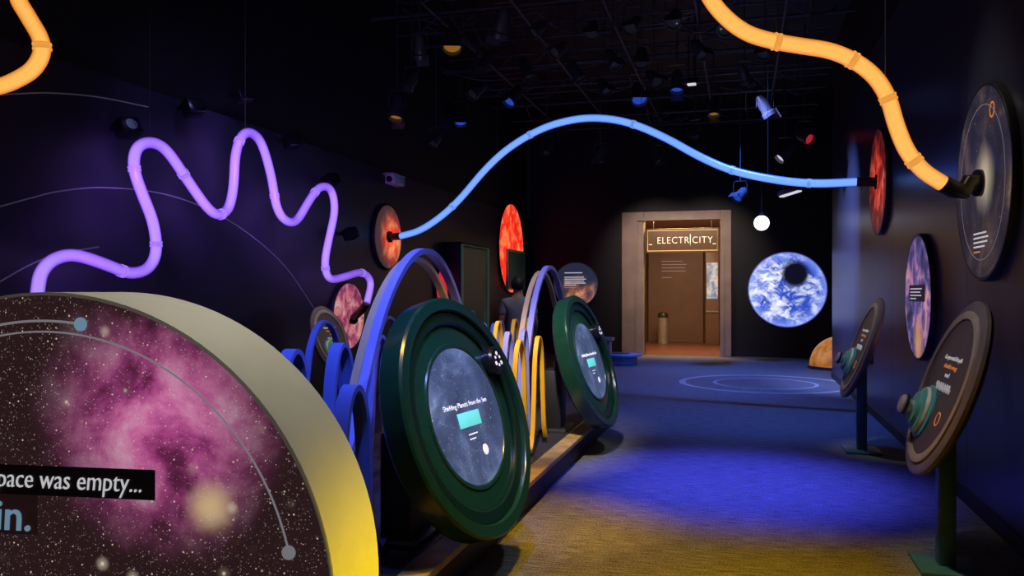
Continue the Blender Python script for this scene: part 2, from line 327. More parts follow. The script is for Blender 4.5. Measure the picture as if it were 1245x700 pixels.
# ------------------------------------------------------------------ wave ribbons
def ribbon(x, y0, y1, ycrest, lam, top, bot, width, th, m, label, pw=.42, n=72):
    t = thing('wave_ribbon', label, 'wave sculpture', (x, (y0+y1)/2, PH), group='wave band sculptures on the platform')
    N = int((y1-y0)/lam*n)+1; P = []
    for i in range(N+1):
        y = y0+(y1-y0)*i/N; c = math.cos(2*PI*(y-ycrest)/lam); c = math.copysign(abs(c)**pw, c)
        P.append(V((0, y-(y0+y1)/2, bot+(top-bot)*(c+1)/2-PH)))
    P = relax(P, 10)
    w, h = width/2, th/2
    obj('band', sweep(B(), P, [(-w, -h), (w, -h), (w, h), (-w, h)], (1, 0, 0)), m, t)
    k = 0
    while ycrest+lam*(k+.5)-lam*20 < y1:
        y = ycrest+lam*(k+.5)-lam*20; k += 1
        if y0 < y < y1: obj('base_clip', box(B(), (-w-.012, y-.04-(y0+y1)/2, 0), (w+.012, y+.04-(y0+y1)/2, bot-PH), bev=.004), CHAR, t)
    return t
ribbon(-2.0, 3.6, 9.4, 5.0, 3.6, 1.83, .25, .055, .035, RIB, 'tall violet-lit ribbon bent into two long waves, taller than its neighbours', .72)
ribbon(-2.11, 3.7, 9.4, 5.10, 3.6, 1.78, .25, .05, .030, RIBT, 'tall tan ribbon of two long waves, paired just behind the lavender one', .72)
ribbon(-2.66, 3.95, 9.25, 4.46, .62, 1.19, .25, .085, .030, RIBB, 'blue-lit ribbon folded into many tight waves, at the left behind the tall arch')
ribbon(-1.66, 4.85, 7.0, 6.12, .62, 1.17, .25, .038, .022, RIBY, 'yellow-lit ribbon of open waves beside the plywood edge, between the two green discs')
ribbon(-2.3, 5.0, 9.2, 8.30, .62, 1.26, .25, .038, .022, RIBY, 'long yellow-lit ribbon of open waves behind the tall violet-lit ribbon')
ribbon(-1.84, 4.85, 7.2, 6.43, .50, 1.22, .25, .042, .022, RIB, 'violet-lit ribbon of tight waves just in front of the tall violet-lit one')
ribbon(-2.46, 5.0, 9.2, 7.1, .60, 1.24, .25, .042, .022, RIB, 'violet-lit ribbon between the long yellow-lit one and the tight blue-lit one')
ribbon(-2.9, 5.0, 9.2, 6.4, 1.1, 1.34, .25, .045, .022, RIBB, 'blue-lit ribbon of open waves at the back edge of the platform')
ribbon(-1.78, 3.20, 3.84, 3.52, .54, 1.10, .25, .075, .028, RIBB, 'single blue-lit hoop in front of the nearer green disc')
# ------------------------------------------------------------------ green discs
R = .65
def green_disc(loc, label, az=-9, tilt=17):
    t = thing('interactive_disc', label, 'interactive panel', loc, group='green interactive discs on the platform edge')
    a, b = math.radians(az), math.radians(tilt); n = V((math.cos(a)*math.cos(b), math.sin(a)*math.cos(b), math.sin(b)))
    M = frame((.24, 0, .645), n)
    obj('rim', lathe(B(), [(R-.075, .06), (R-.075, .115), (R-.068, .125), (R-.012, .125), (R, .113), (R, .0), (R-.02, -.02), (R-.1, -.02)], 96), GREEN, t, M)
    obj('step_ring', lathe(B(), [(R-.15, .06), (R-.15, .095), (R-.14, .103), (R-.082, .103), (R-.075, .095), (R-.075, .06)], 96, closed=True), GREEND, t, M)
    obj('face_plate', lathe(B(), [(0, -.02), (R-.1, -.02), (R-.13, .0), (R-.152, .082), (.40, .088), (.395, .096), (.378, .096), (.372, .088), (0, .086)], 96), GREEN, t, M)
    obj('screen', lathe(B(), [(0, .087), (.37, .087), (.37, .093), (0, .093)], 64), print_mat('shield_screen', [(.3, (.018, .03, .075)), (.48, (.05, .075, .16)), (.6, (.11, .16, .31)), (.72, (.45, .58, .85))], 2.0, .85, None, stars=70, amt=1.2, thr=.09, bc=.4), t, M)
    text('Shielding Planets from the Sun', .040, WHITE, t, M @ T((0, .06, .095)), bold=-.0006)
    obj('touch_button', box(B(), (-.12, -.06, .093), (.12, .02, .097), bev=.001), TEALG, t, M)
    obj('small_text', lines(B(), -.05, [-.10, -.125], [.10, .07], .007, .0935), WHITE, t, M)
    obj('planet_icon', lathe(B(), [(0, .0935), (.03, .0935), (.03, .095), (0, .095)], 24, T((.09, -.2, 0))), WHITE, t, M)
    kn = obj('corner_dial', lathe(B(), [(0, .085), (.085, .085), (.085, .14), (.07, .155), (0, .155)], 40, T((.40, .26, 0))), BLACKG, t, M)
    bm = B()
    for k in range(3):
        an = math.radians(90+120*k); dot(bm, .038*math.cos(an), .038*math.sin(an), .012, 0)
        an += math.radians(60); dot(bm, .03*math.cos(an), .03*math.sin(an), .009, 0)
    obj('dial_marks', bm, WHITE, kn, T((.40, .26, .155)))
    obj('pedestal', box(B(), (-.12, -.16, 0), (.06, .16, .58), bev=.01), BLACK, t)
    obj('neck', cyl(B(), (0, 0, .56), M @ V((0, 0, -.018)), .10, 24), BLACK, t)
    obj('base', box(B(), (-.2, -.25, 0), (.12, .25, .03), bev=.006), CHAR, t)
    return t
g1 = green_disc((-1.73, 4.14, PH), 'nearer and larger looking dark green disc with a round starry touch screen')
g2 = dup(g1, (-1.72, 7.75, PH), 'farther dark green disc with a round screen, towards the lit doorway', math.radians(3))
# ------------------------------------------------------------------ round wall panels
def wall_disc(c, n, r, m, label, rim=CHAR, depth=.05, extra=None):
    t = thing('round_wall_panel', label, 'wall panel', c, group='round space pictures on the walls')
    M = frame((0, 0, 0), n)
    obj('backing', lathe(B(), [(0, 0), (r, 0), (r, depth-.01), (r-.006, depth), (r-.02, depth), (r-.025, depth-.006), (0, depth-.006)], 80), rim, t, M)
    obj('picture', lathe(B(), [(0, depth-.005), (r-.026, depth-.005), (r-.026, depth-.001), (0, depth-.001)], 80), m, t, M)
    if extra: extra(t, M, depth, r)
    return t
def ex1(t, M, d, r):
    obj('orbit_ring', lathe(B(), [(r*.78, d), (r*.785, d), (r*.785, d+.001), (r*.78, d+.001)], 80, closed=True), GREYP, t, M)
    obj('marker_ring', lathe(B(), [(.042, d), (.052, d), (.052, d+.003), (.042, d+.003)], 32, T((.25, .44, 0)), closed=True), ORANGEP, t, M)
    obj('text_lines', lines(B(), -.18, [-.335, -.365, -.395, -.425], [.30, .34, .32, .26], .011, d), WHITE, t, M)
    obj('orange_text_line', lines(B(), -.18, [-.46], [.16], .012, d), ORANGEP, t, M)
def ex3(t, M, d, r):
    obj('text_panel', box(B(), (-.34, -.04, d), (.34, .11, d+.002)), mat('dark_plum_caption', (.02, .015, .03), .5, 0, (.03, .02, .05), .3), t, M)
    obj('text_lines', lines(B(), -.28, [.075, .045, .015, -.015], [.5, .44, .48, .26], .010, d+.002), WHITE, t, M)
c1 = on_x(1203, 222, XR); c2 = on_x(1072, 221, XR); c3 = on_x(1122, 361, XR)
wall_disc(c1, (-1, 0, 0), .66, print_mat('blue_brown_sky', [(.34, (.010, .012, .026)), (.48, (.03, .03, .055)), (.56, (.07, .052, .06)), (.64, (.17, .11, .09)), (.74, (.40, .28, .2))], 2.4, .40, None, stars=70, amt=1., ystretch=.8, thr=.09, glow2=((.07, .02), .28, (1, .85, .62)), bc=.6), 'largest right wall disc, dark starry sky with a pale glow, at the orange tube end', extra=ex1)
wall_disc(c2, (-1, 0, 0), .63, print_mat('red_sun', [(.3, (.05, .0, .0)), (.45, (.35, .015, .01)), (.58, (.85, .07, .04)), (.7, (1, .35, .2))], 4, .85, (0, 0), .75, (.012, .003, .004), 0), 'right wall disc with a red sun, at the blue tube end')
wall_disc(c3, (-1, 0, 0), .58, print_mat('purple_orange_nebula', [(.34, (.015, .016, .055)), (.44, (.06, .06, .22)), (.51, (.18, .12, .40)), (.58, (.55, .24, .42)), (.68, (.9, .55, .46))], 4.2, .6, None, stars=60, amt=1., thr=.09, detail=13, glow2=((.06, -.40), .30, (.9, .42, .18))), 'right wall disc with purple and orange nebula and a dark caption box', extra=ex3)
cb = on_x(469, 288, XL); cp = on_x(421, 384, XL); cr = on_x(620, 302, XL); cs = on_x(536, 350, XL)
wall_disc(cb, (1, 0, 0), .50, print_mat('dim_red_star', [(.3, (.8, .012, .008)), (.46, (1, .05, .02)), (.62, (1, .34, .12))], 4, 1.05, (.14, -.03), .52, (.05, .022, .026), 50, .4), 'left wall disc with a glowing red nebula, where the blue tube begins')
wall_disc(cp, (1, 0, 0), .47, print_mat('magenta_nebula', [(.32, (.05, .01, .03)), (.45, (.4, .06, .16)), (.56, (.8, .25, .25)), (.66, (.9, .6, .55))], 5, .6, None, stars=60, amt=.8, detail=13), 'left wall disc with magenta nebula, where the purple tube ends')
wall_disc(cr, (1, 0, 0), 1.05, print_mat('scarlet_sun', [(.3, (.55, .008, .006)), (.47, (1, .03, .015)), (.63, (1, .25, .08))], 3, .95, None, stars=0), 'large scarlet sun disc on the left wall near the far corner')
wall_disc(cs, (1, 0, 0), .36, print_mat('crimson_sun', [(.3, (.4, .0, .02)), (.5, (.9, .02, .04)), (.65, (1, .15, .1))], 3, .8, None, stars=0), 'small crimson disc on the left wall seen through the tall ribbon')
def exi(t, M, d, r):
    obj('text_lines', lines(B(), -.28, [.30, .19, .14, .09, .04, -.01], [.46, .5, .55, .5, .54, .3], .022, d+.002), WHITE, t, M)
    obj('orange_text_line', lines(B(), -.28, [-.07], [.3], .022, d+.002), ORANGEP, t, M)
wall_disc(on_y(700, 346, YB), (0, -1, 0), .58, print_mat('red_planet', [(.34, (.04, .05, .10)), (.45, (.16, .08, .09)), (.55, (.55, .18, .09)), (.66, (1, .5, .3))], 3.4, .7, (.05, -.30), .62, (.020, .030, .07), 50, .7, detail=12), 'back wall disc, dark blue with a glowing red planet under lines of text', rim=mat('pale_grey_rim', (.12, .12, .15), .4), extra=exi)
def earth_mat():
    m, nt, b = base_nodes('blue_earth'); N = nt.nodes; L = nt.links
    tc = N.new('ShaderNodeTexCoord')
    def nz(sc, det, dist, off, ys, lo, hi, c0, c1):
        mp = N.new('ShaderNodeMapping'); mp.inputs['Location'].default_value = off; mp.inputs['Scale'].default_value = (1, ys, 1); mp.inputs['Rotation'].default_value = (0, 0, .6); L.new(tc.outputs['Object'], mp.inputs[0])
        n = N.new('ShaderNodeTexNoise'); n.inputs['Scale'].default_value = sc; n.inputs['Detail'].default_value = det; n.inputs['Distortion'].default_value = dist; n.inputs['Roughness'].default_value = .7; L.new(mp.outputs[0], n.inputs['Vector'])
        r = N.new('ShaderNodeValToRGB'); e = r.color_ramp.elements; e[0].position, e[1].position = lo, hi; e[0].color = list(c0)+[1]; e[1].color = list(c1)+[1]; L.new(n.outputs['Fac'], r.inputs['Fac']); return r
    sea = nz(1.4, 6, .1, (3, 1, 0), 1, .46, .53, (.025, .07, .50), (.13, .20, .60))      # ocean and land
    cl = nz(3.4, 15, .5, (5.4, 2, 1), 1.35, .46, .63, (0, 0, 0), (1, 1, 1))               # cloud fields
    mx = N.new('ShaderNodeMix'); mx.data_type = 'RGBA'; L.new(cl.outputs['Color'], mx.inputs[0]); L.new(sea.outputs['Color'], mx.inputs[6]); mx.inputs[7].default_value = (.88, .92, 1, 1)
    ln = N.new('ShaderNodeVectorMath'); ln.operation = 'LENGTH'; L.new(tc.outputs['Object'], ln.inputs[0])
    mr = N.new('ShaderNodeMapRange'); mr.inputs['From Min'].default_value = .66; mr.inputs['From Max'].default_value = .88; mr.inputs['To Min'].default_value = 0; mr.inputs['To Max'].default_value = .6; L.new(ln.outputs['Value'], mr.inputs['Value'])
    at = N.new('ShaderNodeMix'); at.data_type = 'RGBA'; L.new(mr.outputs[0], at.inputs[0]); L.new(mx.outputs[2], at.inputs[6]); at.inputs[7].default_value = (.26, .38, 1, 1)
    dm = N.new('ShaderNodeVectorMath'); dm.operation = 'DISTANCE'; dm.inputs[1].default_value = (.18, .37, .05); L.new(tc.outputs['Object'], dm.inputs[0])   # printed dark moon
    mm = N.new('ShaderNodeMapRange'); mm.interpolation_type = 'SMOOTHSTEP'; mm.inputs['From Min'].default_value = .22; mm.inputs['From Max'].default_value = .39; mm.inputs['To Min'].default_value = 1; mm.inputs['To Max'].default_value = 0; L.new(dm.outputs['Value'], mm.inputs['Value'])
    fn = N.new('ShaderNodeMix'); fn.data_type = 'RGBA'; L.new(mm.outputs[0], fn.inputs[0]); L.new(at.outputs[2], fn.inputs[6]); fn.inputs[7].default_value = (.004, .004, .014, 1)
    L.new(fn.outputs[2], b.inputs['Base Color']); L.new(fn.outputs[2], b.inputs['Emission Color']); b.inputs['Emission Strength'].default_value = 1.1
    return m
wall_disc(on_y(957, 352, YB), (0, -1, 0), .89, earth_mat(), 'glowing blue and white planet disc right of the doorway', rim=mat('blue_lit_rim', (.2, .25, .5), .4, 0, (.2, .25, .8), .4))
# ------------------------------------------------------------------ pedestal signs
SLATE = mat('purple_brown_disc', (.13, .10, .11), .45); FACE = mat('dark_plum_face', (.065, .048, .06), .5); TANR = mat('tan_ring', (.28, .23, .20), .45)
WS = mat('soft_white_print', (.7, .7, .7), .5, 0, (.8, .8, .85), .2); CREAM = mat('cream_band', (.5, .5, .38), .5); ORS = mat('soft_orange_print', (.8, .28, .08), .5, 0, (1, .35, .08), .2)
def sign(loc, label, rz=0., hc=1.01, k=1.):
    t = thing('pedestal_sign', label, 'interactive sign', loc, rz, group='tilted round signs on posts')
    b = math.radians(19.5); n = V((-math.cos(b), 0, math.sin(b))); M = frame((0, 0, hc), n) @ Mx.Scale(k, 4)
    obj('disc_backing', lathe(B(), [(0, -.05), (.44, -.05), (.50, -.03), (.515, -.01), (.515, .01), (.50, .02), (.455, .02), (.45, .012), (.44, .012), (.43, .012), (.40, .02), (0, .02)], 80), SLATE, t, M)
    obj('tan_rim_ring', lathe(B(), [(.452, .012), (.452, .030), (.43, .036), (.405, .03), (.405, .012)], 80, closed=True), TANR, t, M)
    obj('face_print', lathe(B(), [(0, .02), (.395, .02), (.395, .023), (0, .023)], 64), FACE, t, M)
    text('Can you match the path', .038, WS, t, M @ T((.03, .17, .025)))
    text('of another energy', .038, ORS, t, M @ T((.03, .12, .025)))
    text('wave?', .038, WS, t, M @ T((.03, .07, .025)))
    obj('wave_graphic', tube(B(), [V((-.12+.32*i/80, 0+.022*math.sin(i/80*2*PI*7), .025)) for i in range(81)], .004, 6), GREYP, t, M)
    obj('marker_ring', lathe(B(), [(.035, .023), (.040, .023), (.040, .026), (.035, .026)], 32, T((.17, -.17, 0)), closed=True), ORS, t, M)
    D = T((-.14, -.17, 0))
    dial = obj('dial', lathe(B(), [(0, .02), (.16, .02), (.16, .032), (.14, .042), (.13, .065), (.10, .072), (.095, .092), (.06, .098), (0, .098)], 48, D), TEAL, t, M)
    obj('knob', lathe(B(), [(.04, .098), (.04, .118), (.055, .124), (.055, .155), (.045, .165), (0, .167)], 32, D), STEEL, dial)
    obj('knob_collar', lathe(B(), [(.056, .128), (.060, .128), (.060, .145), (.056, .145)], 32, D, closed=True), BLACKG, dial)
    obj('dial_band', lathe(B(), [(.1385, .046), (.141, .046), (.134, .062), (.1315, .062)], 48, D, closed=True), CREAM, dial)
    obj('post', box(B(), (-.045, -.045, .02), (.045, .045, hc-.03), bev=.008), TEALD, t)
    obj('bracket', box(B(), (-.0, -.14*k, hc-.15), (.09*k, .14*k, hc-.01), bev=.006), TEALD, t)
    obj('base_plate', box(B(), (-.16, -.19, 0), (.16, .19, .022), bev=.004), TEALD, t)
    return t
s1 = sign((1.11, 5.07, 0), 'nearest tilted round sign on a teal post by the right wall')
s2 = dup(s1, (1.13, 8.55, 0), 'second tilted round sign on a teal post, farther along the right wall')
p3 = on_x(402, 412, -4.72)
s3 = sign((p3.x, p3.y, 0), 'small tilted round sign before the magenta disc on the left', PI, p3.z, .80)
# ------------------------------------------------------------------ glowing tubes
GP = glow('violet_glow', (.48, .28, 1), 1.0, (.15, .05, .56)); GO = glow('amber_glow', (1, .52, .11), 1.0, (.68, .16, .008)); GB = glow('azure_glow', (.21, .43, 1), 1.0, (.035, .12, .64))
CP = mat('violet_collar', (.4, .25, .8), .3, 0, (.40, .23, .9), .7); CO = mat('amber_collar', (.8, .4, .1), .3, 0, (1, .42, .07), .72); CB = mat('azure_collar', (.2, .35, .8), .3, 0, (.2, .38, 1), .7)
BRASS = mat('dark_bronze_fitting', (.06, .05, .035), .3, .7)
def light_tube(label, path, r, m, cm, collars, ends, wires, loc):
    loc = V(loc); t = thing('light_tube', label, 'light tube', loc)
    Q = [p-loc for p in path]
    obj('tube', tube(B(), Q, r, 24), m, t)
    for f in collars:
        i = max(1, min(len(Q)-2, int(f*(len(Q)-1)))); d = (Q[i+1]-Q[i-1]).normalized(); p = Q[i]
        obj('collar', lathe(B(), [(r*.98, -.022), (r*1.12, -.022), (r*1.12, -.010), (r*1.05, -.010), (r*1.05, .010), (r*1.12, .010), (r*1.12, .022), (r*.98, .022)], 24, frame(p, d, (0, 0, 1) if abs(d.z) < .9 else (1, 0, 0))), cm, t)
    for e in ends:
        obj('end_fitting', tube(B(), [V(p)-loc for p in e], r*1.12, 20), BRASS, t)
        a, b = V(e[-1])-loc, V(e[-2])-loc; obj('flange', cyl(B(), a, a+(b-a).normalized()*.03, r*1.7, 24), BLACK, t)
    for f in wires:
        p = Q[int(f*(len(Q)-1))]; obj('hanger_wire', cyl(B(), p+V((0, 0, r)), V((p.x, p.y, ZC-loc.z)), .004, 6), WIRE, t)
    return t
PXp = XL+.36
pp = [(40, 470), (42, 400), (46, 352), (51, 330), (66, 315), (92, 310), (130, 322), (158, 332), (180, 326), (190, 305), (186, 270), (173, 236), (163, 205), (166, 181), (182, 173), (202, 182), (226, 216), (250, 250), (265, 261), (278, 253), (284, 225), (286, 190), (293, 167), (304, 161), (318, 174), (330, 215), (336, 250), (346, 267), (360, 269), (374, 247), (388, 228), (402, 230), (407, 255), (400, 290), (395, 320), (401, 339), (420, 336), (440, 331), (451, 343), (446, 368)]
pth = relax(smooth_path([on_x(u, v, PXp) for u, v in pp]), 6)
e0 = on_x(446, 368, PXp); ep = on_x(428, 388, XL+.05)
light_tube('violet glowing tube in tall zigzag waves along the left wall', pth, .047, GP, CP, (.17, .24, .31, .41, .47, .56, .66, .76, .88, .95), [[e0, (e0*.6+ep*.4)+V((0, 0, -.02)), ep]], (.36, .58), (XL+.3, 7, 2))
pb0 = V((XL+.05, cb.y, cb.z)); pb1 = V((XR-.05, c2.y, c2.z)); dn = (pb1-pb0).cross(V((0, 0, 1)))
pbl = [(487, 287), (510, 280), (535, 264), (560, 241), (590, 206), (620, 179), (660, 156), (700, 145), (735, 144), (770, 151), (810, 168), (850, 190), (890, 207), (940, 218), (990, 223), (1042, 221)]
pth = relax(smooth_path([on_plane(u, v, pb0, dn) for u, v in pbl]), 4)
light_tube('blue glowing tube in one long wave spanning the room', pth, .05, GB, CB, (.18, .38, .6, .8, .93), [[pth[0], (pth[0]+pb0)/2, pb0], [pth[-1], (pth[-1]+pb1)/2, pb1]], (.3, .62, .86), (-1.8, 10.9, 3))
po0 = V((XR-.05, c1.y, c1.z)); po1 = V((-4.8, 4.3, 3)); dn = (po1-po0).cross(V((0, 0, 1)))
pol = [(1146, 223), (1122, 207), (1102, 182), (1089, 150), (1080, 120), (1064, 94), (1040, 75), (1010, 62), (975, 56), (940, 50), (908, 40), (882, 21), (862, -4), (845, -40), (815, -85), (760, -105), (690, -70), (610, -20), (520, -15), (430, -80), (330, -130), (220, -120), (130, -70), (60, -45), (22, -10), (33, 18), (48, 44), (51, 64), (40, 84), (20, 97), (-4, 106), (-60, 118)]
pth = relax(smooth_path([on_plane(u, v, po0, dn) for u, v in pol]), 4)
ee = pth[0]
light_tube('amber glowing tube winding overhead in the foreground', pth, .053, GO, CO, (.05, .13, .2, .29, .5, .7, .86), [[ee, on_plane(1158, 230, po0, dn), on_plane(1172, 232, po0, dn), po0+V((-.08, -.02, 0)), po0]], (.14, .29, .52, .75), (-1, 5.4, 3.4))
# ------------------------------------------------------------------ ceiling rig
t = thing('lighting_grid', 'black pipe lighting grid hung below the dark ceiling', 'lighting grid', (0, 0, 5.5))
GRID = mat('grid_pipe_paint', (.10, .10, .12), .45, .3)
for x in (-4.2, -3.0, -1.8, -.6, .6): obj('pipe', cyl(B(), (x, 6, 0), (x, 20, 0), .024, 12), GRID, t)
for y in (6.5, 8, 9.5, 11, 12.5, 14, 15.5, 17, 18.5, 19.8): obj('pipe', cyl(B(), (XL-.05, y, .07), (XR-.02, y, .07), .024, 12), GRID, t)
for x in (-4.2, -.6):
    for y in (7, 11, 17): obj('drop_rod', cyl(B(), (x+.05, y, .03), (x+.05, y, .5), .01, 8), GRID, t)
for y in (7.2, 8.6, 9.8, 12.0, 14.3, 16.2):       # lattice truss spans
    P = [V((XL, y, .12 if i % 2 else .36)) + V((i*.3, 0, 0)) for i in range(23)]
    obj('truss_web', sweep(B(), P, circ(.010, 6)), GRID, t); obj('truss_chord', cyl(B(), (XL-.05, y, .12), (XR-.05, y, .12), .016, 8), GRID, t); obj('truss_chord', cyl(B(), (XL-.05, y, .36), (XR-.05, y, .36), .016, 8), GRID, t)
for i in range(80):
    x = random.uniform(-4.9, 1.2); y = random.uniform(7, 19.5); l = random.uniform(.8, 2.2); a = random.choice((0, PI/2, PI/4)); sg = random.uniform(.1, .25)
    l = min(l, 2*(1.5-x)) if x > .4 else l
    obj('cable', tube(B(), [V((x+math.cos(a)*l*(k/8-.5), y+math.sin(a)*l*(k/8-.5), .12-sg*(1-(k/4-1)**2))) for k in range(9)], .011, 6), GRID, t)
def lens(name, col, es): return mat(name, [c*.4 for c in col], .2, 0, col, es)
LB = lens('blue_lens', (.05, .14, 1), .38); LA = lens('amber_lens', (1, .45, .06), .22); LW = lens('white_lens', (.9, .9, 1), .7); LR = lens('red_lens', (1, .05, .08), .35); LD = lens('dark_lens', (.05, .05, .07), .1)
LAMP = mat('lamp_housing', (.09, .09, .11), .35, .3)
UNL = 'unlit black stage lamp hanging among pipes and cables of the dark ceiling rig'
def fixture(u, v, h, lm, label, aim=(0, -.35, -1), s=1.):
    p = on_z(u, v, h); t = thing('stage_lamp', label, 'stage lamp', p, group='unlit stage lamps hung from the ceiling rig' if label == UNL else 'coloured stage lamps hung from the ceiling rig')
    M = frame((0, 0, 0), aim, (0, 1, 0) if abs(V(aim).normalized().z) > .9 else (0, 0, 1))
    obj('housing', lathe(B(), [(0, -.2*s), (.05*s, -.2*s), (.085*s, -.12*s), (.09*s, .08*s), (.11*s, .1*s), (.11*s, .16*s), (.095*s, .16*s), (.095*s, .1*s), (0, .09*s)], 24), LAMP, t, M)
    obj('lens', lathe(B(), [(0, .125*s), (.05*s, .12*s), (.094*s, .10*s), (.094*s, .095*s), (0, .095*s)], 24), lm, t, M)
    w = .13*s
    obj('yoke', sweep(B(), [(-w, 0, 0), (-w, 0, .2*s), (-w*.8, 0, .26*s), (w*.8, 0, .26*s), (w, 0, .2*s), (w, 0, 0)], [(-.012, -.004), (.012, -.004), (.012, .004), (-.012, .004)]), LAMP, t)
    obj('hanging_rod', cyl(B(), (0, 0, .26*s), (0, 0, ZC-p.z), .012, 8), LAMP, t)
    obj('barn_door', box(B(), (-.1*s, .1*s, .1*s), (.1*s, .106*s, .26*s)), LAMP, t, M)
    return t
for a in [(550, 48, 4.9, LA, 'amber lens stage lamp nearest the top of the picture', (.2, -.6, -.8), 1.2), (483, 133, 4.15, LA, 'small amber stage lamp above the left wall'),
          (560, 142, 4.9, LB, 'blue stage lamp just right of the small amber one', (.2, -.6, -.8), 1.15), (624, 117, 4.9, LB, 'blue stage lamp above the left part of the blue tube', (-.3, -.6, -.7), 1.15),
          (776, 114, 4.9, LB, 'bright blue stage lamp above the crest of the blue tube', (.2, -.7, -.7), 1.3),
          (868, 131, 4.9, LA, 'dim amber stage lamp above the doorway'), (900, 236, 3.5, LB, 'low hung blue stage lamp beside the white globe', (-.4, -.6, -.5)),
          (955, 186, 3.9, LW, 'white stage lamp above the blue planet disc', (-.6, -.3, -.6)), (978, 166, 4.2, LR, 'red stage lamp above the blue planet disc', (.5, -.6, -.4)),
          (823, 100, 4.7, LB, 'faint blue stage lamp beside the short white strip light')]:
    fixture(*a)
for u, v, h in [(720, 36, 4.9), (655, 35, 4.9), (800, 190, 4.1), (510, 60, 4.5), (745, 72, 4.9), (850, 60, 4.9), (905, 92, 4.8), (700, 88, 4.8), (845, 160, 4.3), (580, 110, 4.6), (530, 170, 4.0), (930, 130, 4.3), (930, 60, 4.8), (820, 22, 4.9), (610, 30, 4.9), (780, 70, 5.0), (665, 180, 4.0), (730, 190, 4.1), (500, 100, 4.3), (770, 30, 4.9), (680, 60, 4.9), (590, 75, 4.9), (640, 85, 5.0), (735, 105, 4.8), (795, 95, 4.8), (880, 30, 4.9)]:
    d = random.uniform(-.6, .6); fixture(u, v, h, LD, UNL, (d, random.uniform(-.9, .3), -.7), random.uniform(.75, 1.05))
def strip(u0, v0, u1, v1, h, label):
    p, q = on_z(u0, v0, h), on_z(u1, v1, h); c = (p+q)/2; d = (q-p)
    t = thing('strip_light', label, 'strip light', c, math.atan2(d.y, d.x)); l = d.length/2
    obj('housing', box(B(), (-l-.05, -.06, .01), (l+.05, .06, .1), bev=.008), CHAR, t); obj('diffuser', box(B(), (-l, -.045, -.015), (l, .045, .012), bev=.006), LW, t)
    for s in (-1, 1): obj('hanging_rod', cyl(B(), (s*l*.8, 0, .1), (s*l*.8, 0, ZC-h), .01, 8), CHAR, t)
strip(836, 103, 846, 102, 4.9, 'short white strip light near the ceiling, left of the amber lamp')
strip(950, 239, 972, 232, 3.4, 'low white strip light under the right end of blue tube')
# pendant globe
p = on_y(926, 271, 17.5); t = thing('globe_pendant', 'small white glowing globe hanging right of the doorway', 'pendant lamp', p)
obj('globe', lathe(B(), [(.155*math.sin(PI*i/20), -.155*math.cos(PI*i/20)) for i in range(21)], 32), mat('globe_glow', (.9, .9, .9), .4, 0, (.85, .9, 1), 2.2), t)
obj('cap', lathe(B(), [(0, .15), (.05, .145), (.05, .2), (.02, .22), (0, .22)], 20), CHAR, t); obj('cord', cyl(B(), (0, 0, .2), (0, 0, ZC-p.z), .008, 8), WIRE, t)
# wall spotlights, left wall
for (u, v), lab in zip([(155, 156), (235, 131), (295, 116), (355, 172), (403, 219), (426, 284)],
        ['black box spotlight on the left wall, first from the left', 'black box spotlight on the left wall, second from the left', 'black box spotlight directly above the tallest violet crest',
         'black box spotlight above the violet dip after the tallest crest', 'black box spotlight above the last violet crest', 'lowest black box spotlight, beside the red nebula disc']):
    p = on_x(u, v, XL+.16); t = thing('wall_spotlight', lab, 'spotlight', p, group='black box spotlights along the left wall')
    Mr = Mx.Rotation(math.radians(-25), 4, 'Y') @ Mx.Rotation(math.radians(-20), 4, 'Z')
    obj('box', box(B(), (-.07, -.09, -.075), (.07, .09, .075), bev=.012), BLACKG, t, Mr); obj('lens', cyl(B(), (.068, 0, 0), (.078, 0, 0), .05, 20), BLACKG, t, Mr)
    obj('bracket', box(B(), (-.16, -.03, -.02), (-.05, .03, .02), bev=.004), BLACK, t)
# white camera on left wall
p = on_x(481, 220, XL+.2); t = thing('security_camera', 'white security camera on the left wall above the red disc', 'camera', p)
obj('body', box(B(), (-.08, -.22, -.07), (.08, .18, .07), bev=.025), WHITEP, t); obj('lens', cyl(B(), (0, -.222, 0), (0, -.245, 0), .045, 20), BLACKG, t)
obj('arm', tube(B(), [(-.2, .05, .12), (-.06, .05, .12), (0, .05, .1), (0, .05, .05)], .025, 12), WHITEP, t); obj('sun_hood', box(B(), (-.09, -.27, .07), (.09, .18, .082), bev=.004), WHITEP, t)
# ------------------------------------------------------------------ left wall cabinet and far bits
def wallframe(u0, u1, v0, v1, m, label, fm):
    a = on_x(u0, v0, XL); b = on_x(u1, v1, XL); yc = (a.y+b.y)/2; w = (b.y-a.y)/2
    t = thing('display_cabinet', label, 'display cabinet', (XL, yc, 0)); h = a.z
    obj('cabinet_body', box(B(), (0, -w, 0), (.3, w, h), bev=.015), BLACK, t)
    obj('front_frame', sweep(B(), [(.31, -w+.04, .7), (.31, w-.04, .7), (.31, w-.04, h-.05), (.31, -w+.04, h-.05), (.31, -w+.04, .7)], [(-.03, -.015), (.03, -.015), (.03, .015), (-.03, .015)]), fm, t)
    obj('dark_screen', box(B(), (.3, -w+.07, .74), (.306, w-.07, h-.09)), m, t)
    return t
SCR = print_mat('dim_green_screen', [(.35, (.004, .01, .008)), (.6, (.012, .03, .022)), (.75, (.03, .07, .05))], 1.5, .3, None, stars=0)
wallframe(541, 576, 294, 396, SCR, 'tall dark display cabinet with a green framed screen on the left', mat('green_frame', (.06, .14, .1), .4, 0, (.05, .13, .09), .25))
t = thing('wall_monitor', 'dark wall monitor with pale frame in front of the scarlet disc', 'monitor', on_x(627, 328, XL+.12))
